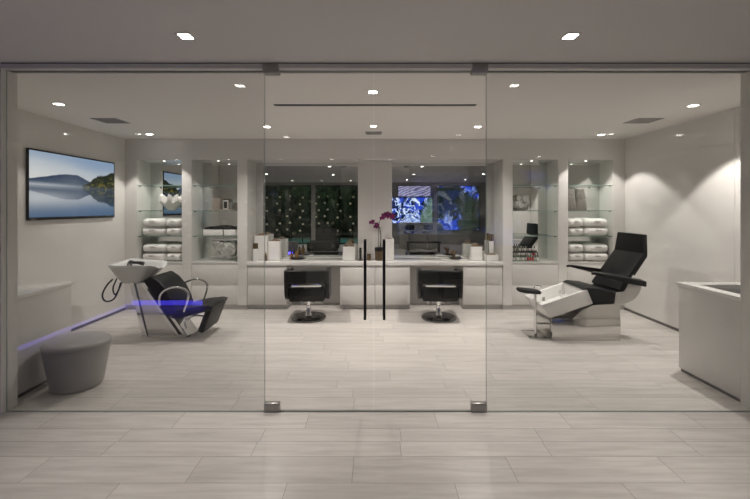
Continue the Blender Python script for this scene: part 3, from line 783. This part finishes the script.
# ------------------------------------------------------------------ display cabinet contents
def towel_proto():
    r = root('towel', '', 'towel', (0, 0, 0))
    w, d, h = .185, .15, .068
    m = MB(); rings = []
    for i in range(15):
        t = -1 + 2*i/14; x = w*t; k = (1-abs(t)**6)**.5 if abs(t) < 1 else 0
        k = .62 + .38*k
        rg = []
        for q in range(32):
            a = 2*PI*q/32; c, s = math.cos(a), math.sin(a)
            yy = d*k*math.copysign(abs(c)**(2/2.8), c); zz = h*k*math.copysign(abs(s)**(2/2.4), s)
            if yy < -d*.55: zz *= .97; 
            if abs(c + .98) < .03 and abs(s) < .2: yy += .004
            rg.append((x + .004*nz(i*.7, q*.5, 1), yy + .005*nz(i*.5, q*.4, 2), max(-h*.97, zz + .004*nz(i*.6, q*.3, 3)) + h*.97))
        rings.append(rg)
    m.loft(rings).build('cloth', 'towel', r, angle=80)
    e = MB(); pts = []
    for k in range(40):
        t = k/39; pts.append((-.05 + .10*t + .008*math.sin(t*30), -d-.0035 + .010*abs(t-.5)*0, .088 + .013*math.sin(t*19)*(1-.3*t)))
    e.tube(pts, .0035, 6).build('embroidery', 'thread', r)
    return r
tp = towel_proto(); first = [True]
def towel(x, y, z, lab, grp, sx=1, rz=0):
    o = tp if first[0] else copy_tree(tp); first[0] = False
    o.location = (x, y, z); o.rotation_euler = (0, 0, rz); o.scale = (sx, 1, 1)
    o['label'] = lab; o['group'] = grp
for side, s, x0, x1, nm in ((0, -1, -3.755, -3.02, 'far left'), (1, 1, 3.02, 3.755, 'far right')):
    xa, xb = (x0+.245, x1-.20) if s < 0 else (x0+.20, x1-.245)
    if s < 0: xa, xb = x0+.24, x1-.165
    else: xa, xb = x0+.165, x1-.24
    for z, zn in ((SH[2], 'lowest glass shelf'), (CT, 'base board')):
        for x, xn in ((xa, 'left'), (xb, 'right')):
            for k, kn in ((0, 'lower'), (1, 'upper')):
                narrow = .66 if ((s < 0 and x == xb) or (s > 0 and x == xa)) else 1.0
                towel(x + (0 if k == 0 else random.uniform(-.012, .012)), 6.30 + random.uniform(-.01, .01), z + LIFT + k*.139, 'white folded towel, %s one of the %s stack, %s, %s cabinet' % (kn, xn, zn, nm),
                      'folded towels in the %s cabinet' % nm, narrow, R(random.uniform(-2, 2)))
# petal bowl
bx, byy, bz = -3.27, 6.27, SH[1]+LIFT
def petal():
    n = 48; rings = []
    for (r_, z, amp) in ((.05, 0, 0), (.06, .004, 0), (.12, .05, .012), (.19, .085, .02), (.155, .15, .03), (.15, .15, .03), (.17, .09, .02), (.10, .05, .01), (.02, .025, 0)):
        rings.append([(bx + (r_ + amp*math.cos(9*2*PI*k/n))*math.cos(2*PI*k/n), byy + .8*(r_ + amp*math.cos(9*2*PI*k/n))*math.sin(2*PI*k/n), bz + z*1.55 + amp*.9*math.cos(9*2*PI*k/n)) for k in range(n)])
    return MB().loft(rings)
tag(petal().build('petal_bowl', 'pearl', loc=(bx, byy, bz), angle=60), 'pearly scalloped bowl on the middle shelf of the far left cabinet', 'bowl')
# cabinet beside left mirror, middle shelf: boxes and frames
z = SH[1]+LIFT
tag(MB().box(-2.65, 6.20, z, -2.17, 6.36, z+.014, .003).build('tray', 'taupe', loc=(-2.4, 6.28, z)), 'flat taupe tray on the middle shelf beside the left mirror', 'tray')
z += .0145
tag(MB().box(-2.60, 6.22, z, -2.475, 6.33, z+.185, .005).build('box', 'taupe', loc=(-2.54, 6.28, z)), 'tall taupe box at the left end of the flat tray', 'box')
fr = root('picture_frame', 'small black and white picture frame standing on the flat tray', 'picture frame', (-2.40, 6.28, z))
MB().box(-2.445, 6.27, z, -2.36, 6.29, z+.15, .004).build('frame', 'gloss_white', fr)
MB().box(-2.43, 6.267, z+.02, -2.375, 6.2705, z+.13).build('picture', 'hall_dark', fr, smooth=False)
tag(MB().box(-2.34, 6.24, z, -2.29, 6.31, z+.115, .005).build('box', 'grey_card', loc=(-2.315, 6.28, z)), 'small grey box in the middle of the flat tray', 'box')
bottle('candle', -2.225, 6.28, z, .045, .09, .042, .02, 'taupe', 'grey_card', 'short round taupe candle jar at the right end of the flat tray', 'candle')
z = SH[2]+LIFT
for x, w, lab in ((-2.585, .30, 'left low white planter of black stones beside the left mirror'), (-2.285, .23, 'right low white planter of black stones beside the left mirror')):
    r = root('low_planter', lab, 'planter', (x, 6.28, z), 'low planters of black stones')
    MB().box(x-w/2, 6.20, z, x+w/2, 6.36, z+.095, .008).build('pot', 'gloss_white', r)
    pebbles(x, 6.28, z+.105, w/2-.005, .075, 90, 'pebble_black', r, 'black_stones', .03, .02)
# silver twig nest
tw = MB(); cx, cy, cz = -2.38, 6.30, CT+.155
for k in range(230):
    th = random.uniform(0, 2*PI); ph = math.acos(random.uniform(-1, 1))
    d = Vector((math.cos(th)*math.sin(ph), math.sin(th)*math.sin(ph), math.cos(ph)))
    c = Vector((cx, cy, cz)) + Vector((d.x*.205, d.y*.135, d.z*.14))*random.uniform(.86, 1.0)
    a = d.cross(Vector((.3, .2, .9))).normalized(); b = d.cross(a); q = random.uniform(.012, .024)
    tw.tube([c + q*(a*math.cos(2*PI*i/9) + b*math.sin(2*PI*i/9)) for i in range(10)], .0042, 5)
for v in tw.bm.verts: v.co.z = max(v.co.z, CT+.0005)
tag(tw.build('ring_bowl', 'silver_wire', loc=(cx, cy, CT)), 'openwork silver ring bowl on the base board beside the left mirror', 'ornament')
# cabinet beside right mirror: patterned vase
z = SH[1]+LIFT; x = 2.345
pv = root('pierced_vase', 'oval grey vase with ring pattern on the middle shelf beside the right mirror', 'vase', (x, 6.28, z))
MB().loft([sring(x, 6.28, z+h, a, a*.62, 2.0, 32) for h, a in ((0, .10), (.01, .115), (.10, .135), (.19, .125), (.235, .105), (.25, .095), (.25, .085), (.2, .09), (.1, .09))]).build('body', 'dark_taupe', pv)
rg = MB()
for k in range(46):
    a = random.uniform(PI*1.02, PI*1.98); zz = random.uniform(.03, .22); rr = .135 if zz < .16 else .125
    c = Vector((x + rr*.99*math.cos(a), 6.28 + rr*.62*math.sin(a), z+zz)); q = random.uniform(.018, .028)
    tdir = Vector((-math.sin(a), .62*math.cos(a), 0)).normalized()
    rg.tube([c + q*(tdir*math.cos(2*PI*i/12) + Vector((0, 0, 1))*math.sin(2*PI*i/12)) for i in range(13)], .005, 6)
rg.build('ring_pattern', 'pearl', pv)
# nail polish rack
z = CT+LIFT; rx0, rx1 = 2.175, 2.60
rk = root('polish_rack', 'stepped clear rack of nail polish at the foot of the cabinet beside the right mirror', 'rack', ((rx0+rx1)/2, 6.28, z))
steps = [(6.18, .02), (6.25, .085), (6.32, .15)]
for yy, h in steps: MB().box(rx0, yy-.03, z, rx1, yy+.034, z+h, .002).build('step', 'glass_shelf', rk, smooth=False)
def polish(col):
    m = MB().lathe([(.013, 0), (.015, .004), (.015, .034), (.008, .042)], 0, 0, 12).lathe([(.009, .042), (.007, .082), (0, .083)], 0, 0, 10, mi=1)
    return m.build('nail_polish', [col, 'black'])
GP = 'nail polish bottles on the stepped rack'
protos = {}
for ri, (yy, h) in enumerate(steps):
    for k in range(11):
        xx = rx0 + .02 + k*.0385
        col = 'polish_red' if (ri == 0 and k in (6, 7, 8)) or (ri == 1 and k == 9) else ('polish_grey' if (k+ri) % 2 else 'polish_pale')
        if col in protos:
            o = protos[col].copy(); COL.objects.link(o)
        else: o = protos[col] = polish(col)
        o.location = (xx, yy, z+h)
        tag(o, {'polish_red': 'red nail polish bottle with black cap on the stepped rack', 'polish_grey': 'greyish nail polish bottle with black cap on the stepped rack', 'polish_pale': 'pale nail polish bottle with black cap on the stepped rack'}[col], 'nail polish', GP)
# far right cabinet: textured vases
z = SH[1]+LIFT
for x, w, y_, lab in ((3.123, .083, 6.24, 'left textured silver vase on the middle shelf of the far right cabinet'), (3.305, .10, 6.30, 'right, wider textured silver vase on the middle shelf of the far right cabinet')):
    tag(MB().loft([sring(x, y_, z+h, w*a, w*a*.75, 3.4, 32) for h, a in ((0, .90), (.01, .98), (.12, .92), (.25, .74), (.335, .62), (.345, .60), (.345, .54), (.28, .55))]).build('vase', 'silver_rough', loc=(x, y_, z)), lab, 'vase', 'textured silver vases')

# ------------------------------------------------------------------ hall furnishings seen in the mirrors
a0 = Vector((-1.85, -.95, 0))
ac = root('armchair', 'low dark armchair in the hall, seen in the left mirror', 'armchair', a0)
MB().box(-2.38, -1.4, .10, -1.32, -.45, .40, .03, 3).build('seat', 'fabric_dark', ac)
MB().box(-2.22, -1.55, .12, -1.42, -1.36, .84, .04, 3).build('backrest', 'fabric_dark', ac)
for x in (-2.30, -1.40):
    for y in (-1.35, -.52): MB().tube([(x, y, 0), (x, y, .105)], .02).build('leg', 'black', ac)
# reveals beside the mirrors
m = MB()
for a in (-2.009, 2.005): m.box(a, BY+.004, CT+.001, a+.004, MY, NT)
for a, b in ((-2.004, -.284), (.284, 2.004)): m.box(a, BY+.004, NT-.004, b, MY, NT)
struct(m.build('trim_reveals', 'reveal', smooth=False))
isl = root('island', 'pale island unit in the hall, seen in the right mirror', 'island', (1.75, -2.6, 0))
MB().box(1.0, -2.9, 0, 2.45, -2.2, .98, .004).build('body', 'satin_white', isl)
MB().box(.96, -2.94, .981, 2.49, -2.16, 1.02, .004).build('counter_top', 'satin_white', isl)
for x, lab in ((1.32, 'left bar stool at the island, seen in the right mirror'), (2.02, 'right bar stool at the island, seen in the right mirror')):
    r = root('bar_stool', lab, 'stool', (x, -1.85, 0), 'bar stools at the hall island')
    MB().loft([sring(x, -1.85, zz, a, a*.85, 3, 24) for zz, a in ((.62, .16), (.64, .19), (.69, .19), (.71, .16))]).build('seat', 'black', r)
    MB().loft([sring(x, -1.70, zz, a, .025, 3, 24) for zz, a in ((.76, .15), (.80, .18), (.93, .18), (.96, .15))]).build('backrest', 'black', r)
    MB().lathe([(.19, 0), (.19, .012), (.03, .025), (.025, .62)], x, -1.85, 20).tube([(x, -1.71, .68), (x, -1.70, .80)], .014).build('pedestal', 'chrome', r)
ct = root('coffee_table', 'low black table in the hall, seen in the right mirror', 'table', (1.6, -.9, 0))
MB().box(1.15, -1.15, .34, 2.35, -.75, .39, .006).build('table_top', 'black', ct)
for x in (1.2, 2.3):
    for y in (-1.1, -.8): MB().box(x-.02, y-.02, 0, x+.02, y+.02, .34).build('leg', 'black', ct, smooth=False)
# wine rack
cols = [-4.72, -4.16, -3.72, -3.17, -2.48, -2.1, -1.55, -1.0]
wr = root('wine_rack', 'tall rack of black posts holding wine bottles, seen in the left mirror', 'wine rack', (-2.9, HY+.2, 0))
for x in cols: MB().box(x-.02, HY+.06, 0, x+.02, HY+.09, 2.5).build('post', 'black_metal', wr, smooth=False)
def wine():
    m = MB().tube([(0, -.14, 0), (0, .06, 0)], .04, 14).tube([(0, .06, 0), (0, .10, 0)], .04, 14, r1=.02).tube([(0, .10, 0), (0, .18, 0)], .042, 12, mi=1)
    return m.build('wine_bottle', ['bottle_dark', 'foil'])
wb = None
for ci, x in enumerate(cols):
    for k in range(6):
        if (ci*5+k*3) % 11 == 0: continue
        if wb is None: o = wb = wine()
        else: o = wb.copy(); COL.objects.link(o)
        MB().box(x + (.03 if k % 2 else -.1), HY+.065, .572 + k*.285 + (ci % 3)*.03, x + (.1 if k % 2 else -.03), HY+.22, .579 + k*.285 + (ci % 3)*.03).build('peg', 'black_metal', wr, smooth=False)
        o.location = (x + (.062 if (k % 2) else -.062), HY+.20, .62 + k*.285 + (ci % 3)*.03)
        tag(o, 'dark wine bottle with pale foil on the rack, seen in the left mirror', 'wine bottle', 'wine bottles on the rack')
# blue-lit bench at the hall's left
bn = root('bench', 'low corner bench with blue light strip in the hall, seen reflected in the left glass', 'bench', (-4.1, .6, 0))
MB().prism([(-4.75, -.85), (-2.75, -.85), (-2.75, -.20), (-3.96, -.20), (-3.96, 1.9), (-4.75, 1.9)], .13, .42, 'Z', .01).build('seat', 'hall_wall', bn)
MB().prism([(-4.70, -.8), (-2.80, -.8), (-2.80, -.22), (-3.98, -.22), (-3.98, 1.85), (-4.70, 1.85)], 0, .1295, 'Z').build('plinth', 'hall_dark', bn, smooth=False)
MB().box(-3.978, -.19, .015, -3.955, 1.8, .06, .003).build('light_strip', 'led_violet', bn)
MB().box(-3.95, -.218, .02, -2.81, -.195, .095, .003).build('light_strip', 'led_blue', bn)
# ------------------------------------------------------------------ hedge fill light, world, camera
lamp('POINT', 'hedge_fill', (-3.2, -6.0, 4.2), 220, (.9, 1, .85), rad=.1)  # unseen point light added to brighten the hedge
W = bpy.data.worlds.new('World'); S.world = W; W.use_nodes = True
W.node_tree.nodes['Background'].inputs[0].default_value = (.010, .012, .02, 1); W.node_tree.nodes['Background'].inputs[1].default_value = 1
cam = bpy.data.cameras.new('Camera'); co = bpy.data.objects.new('Camera', cam); COL.objects.link(co)
co.location = (0, 0, EYE); co.rotation_euler = (R(90), 0, 0)
cam.sensor_width = 36; cam.lens = F/750*36; cam.shift_y = -(249.5-HOR)/750; cam.clip_start = .05
S.camera = co
S.view_settings.view_transform = 'Standard'; S.view_settings.look = 'None'; S.view_settings.gamma = 1; S.view_settings.use_curve_mapping = False
S.view_settings.exposure = 0.0
cy = S.cycles
cy.max_bounces = 14; cy.diffuse_bounces = 6; cy.glossy_bounces = 8; cy.transmission_bounces = 8; cy.transparent_max_bounces = 40
cy.caustics_reflective = True; cy.blur_glossy = 1.0; cy.caustics_refractive = False
cy.sample_clamp_indirect = 6.0
cy.use_denoising = True
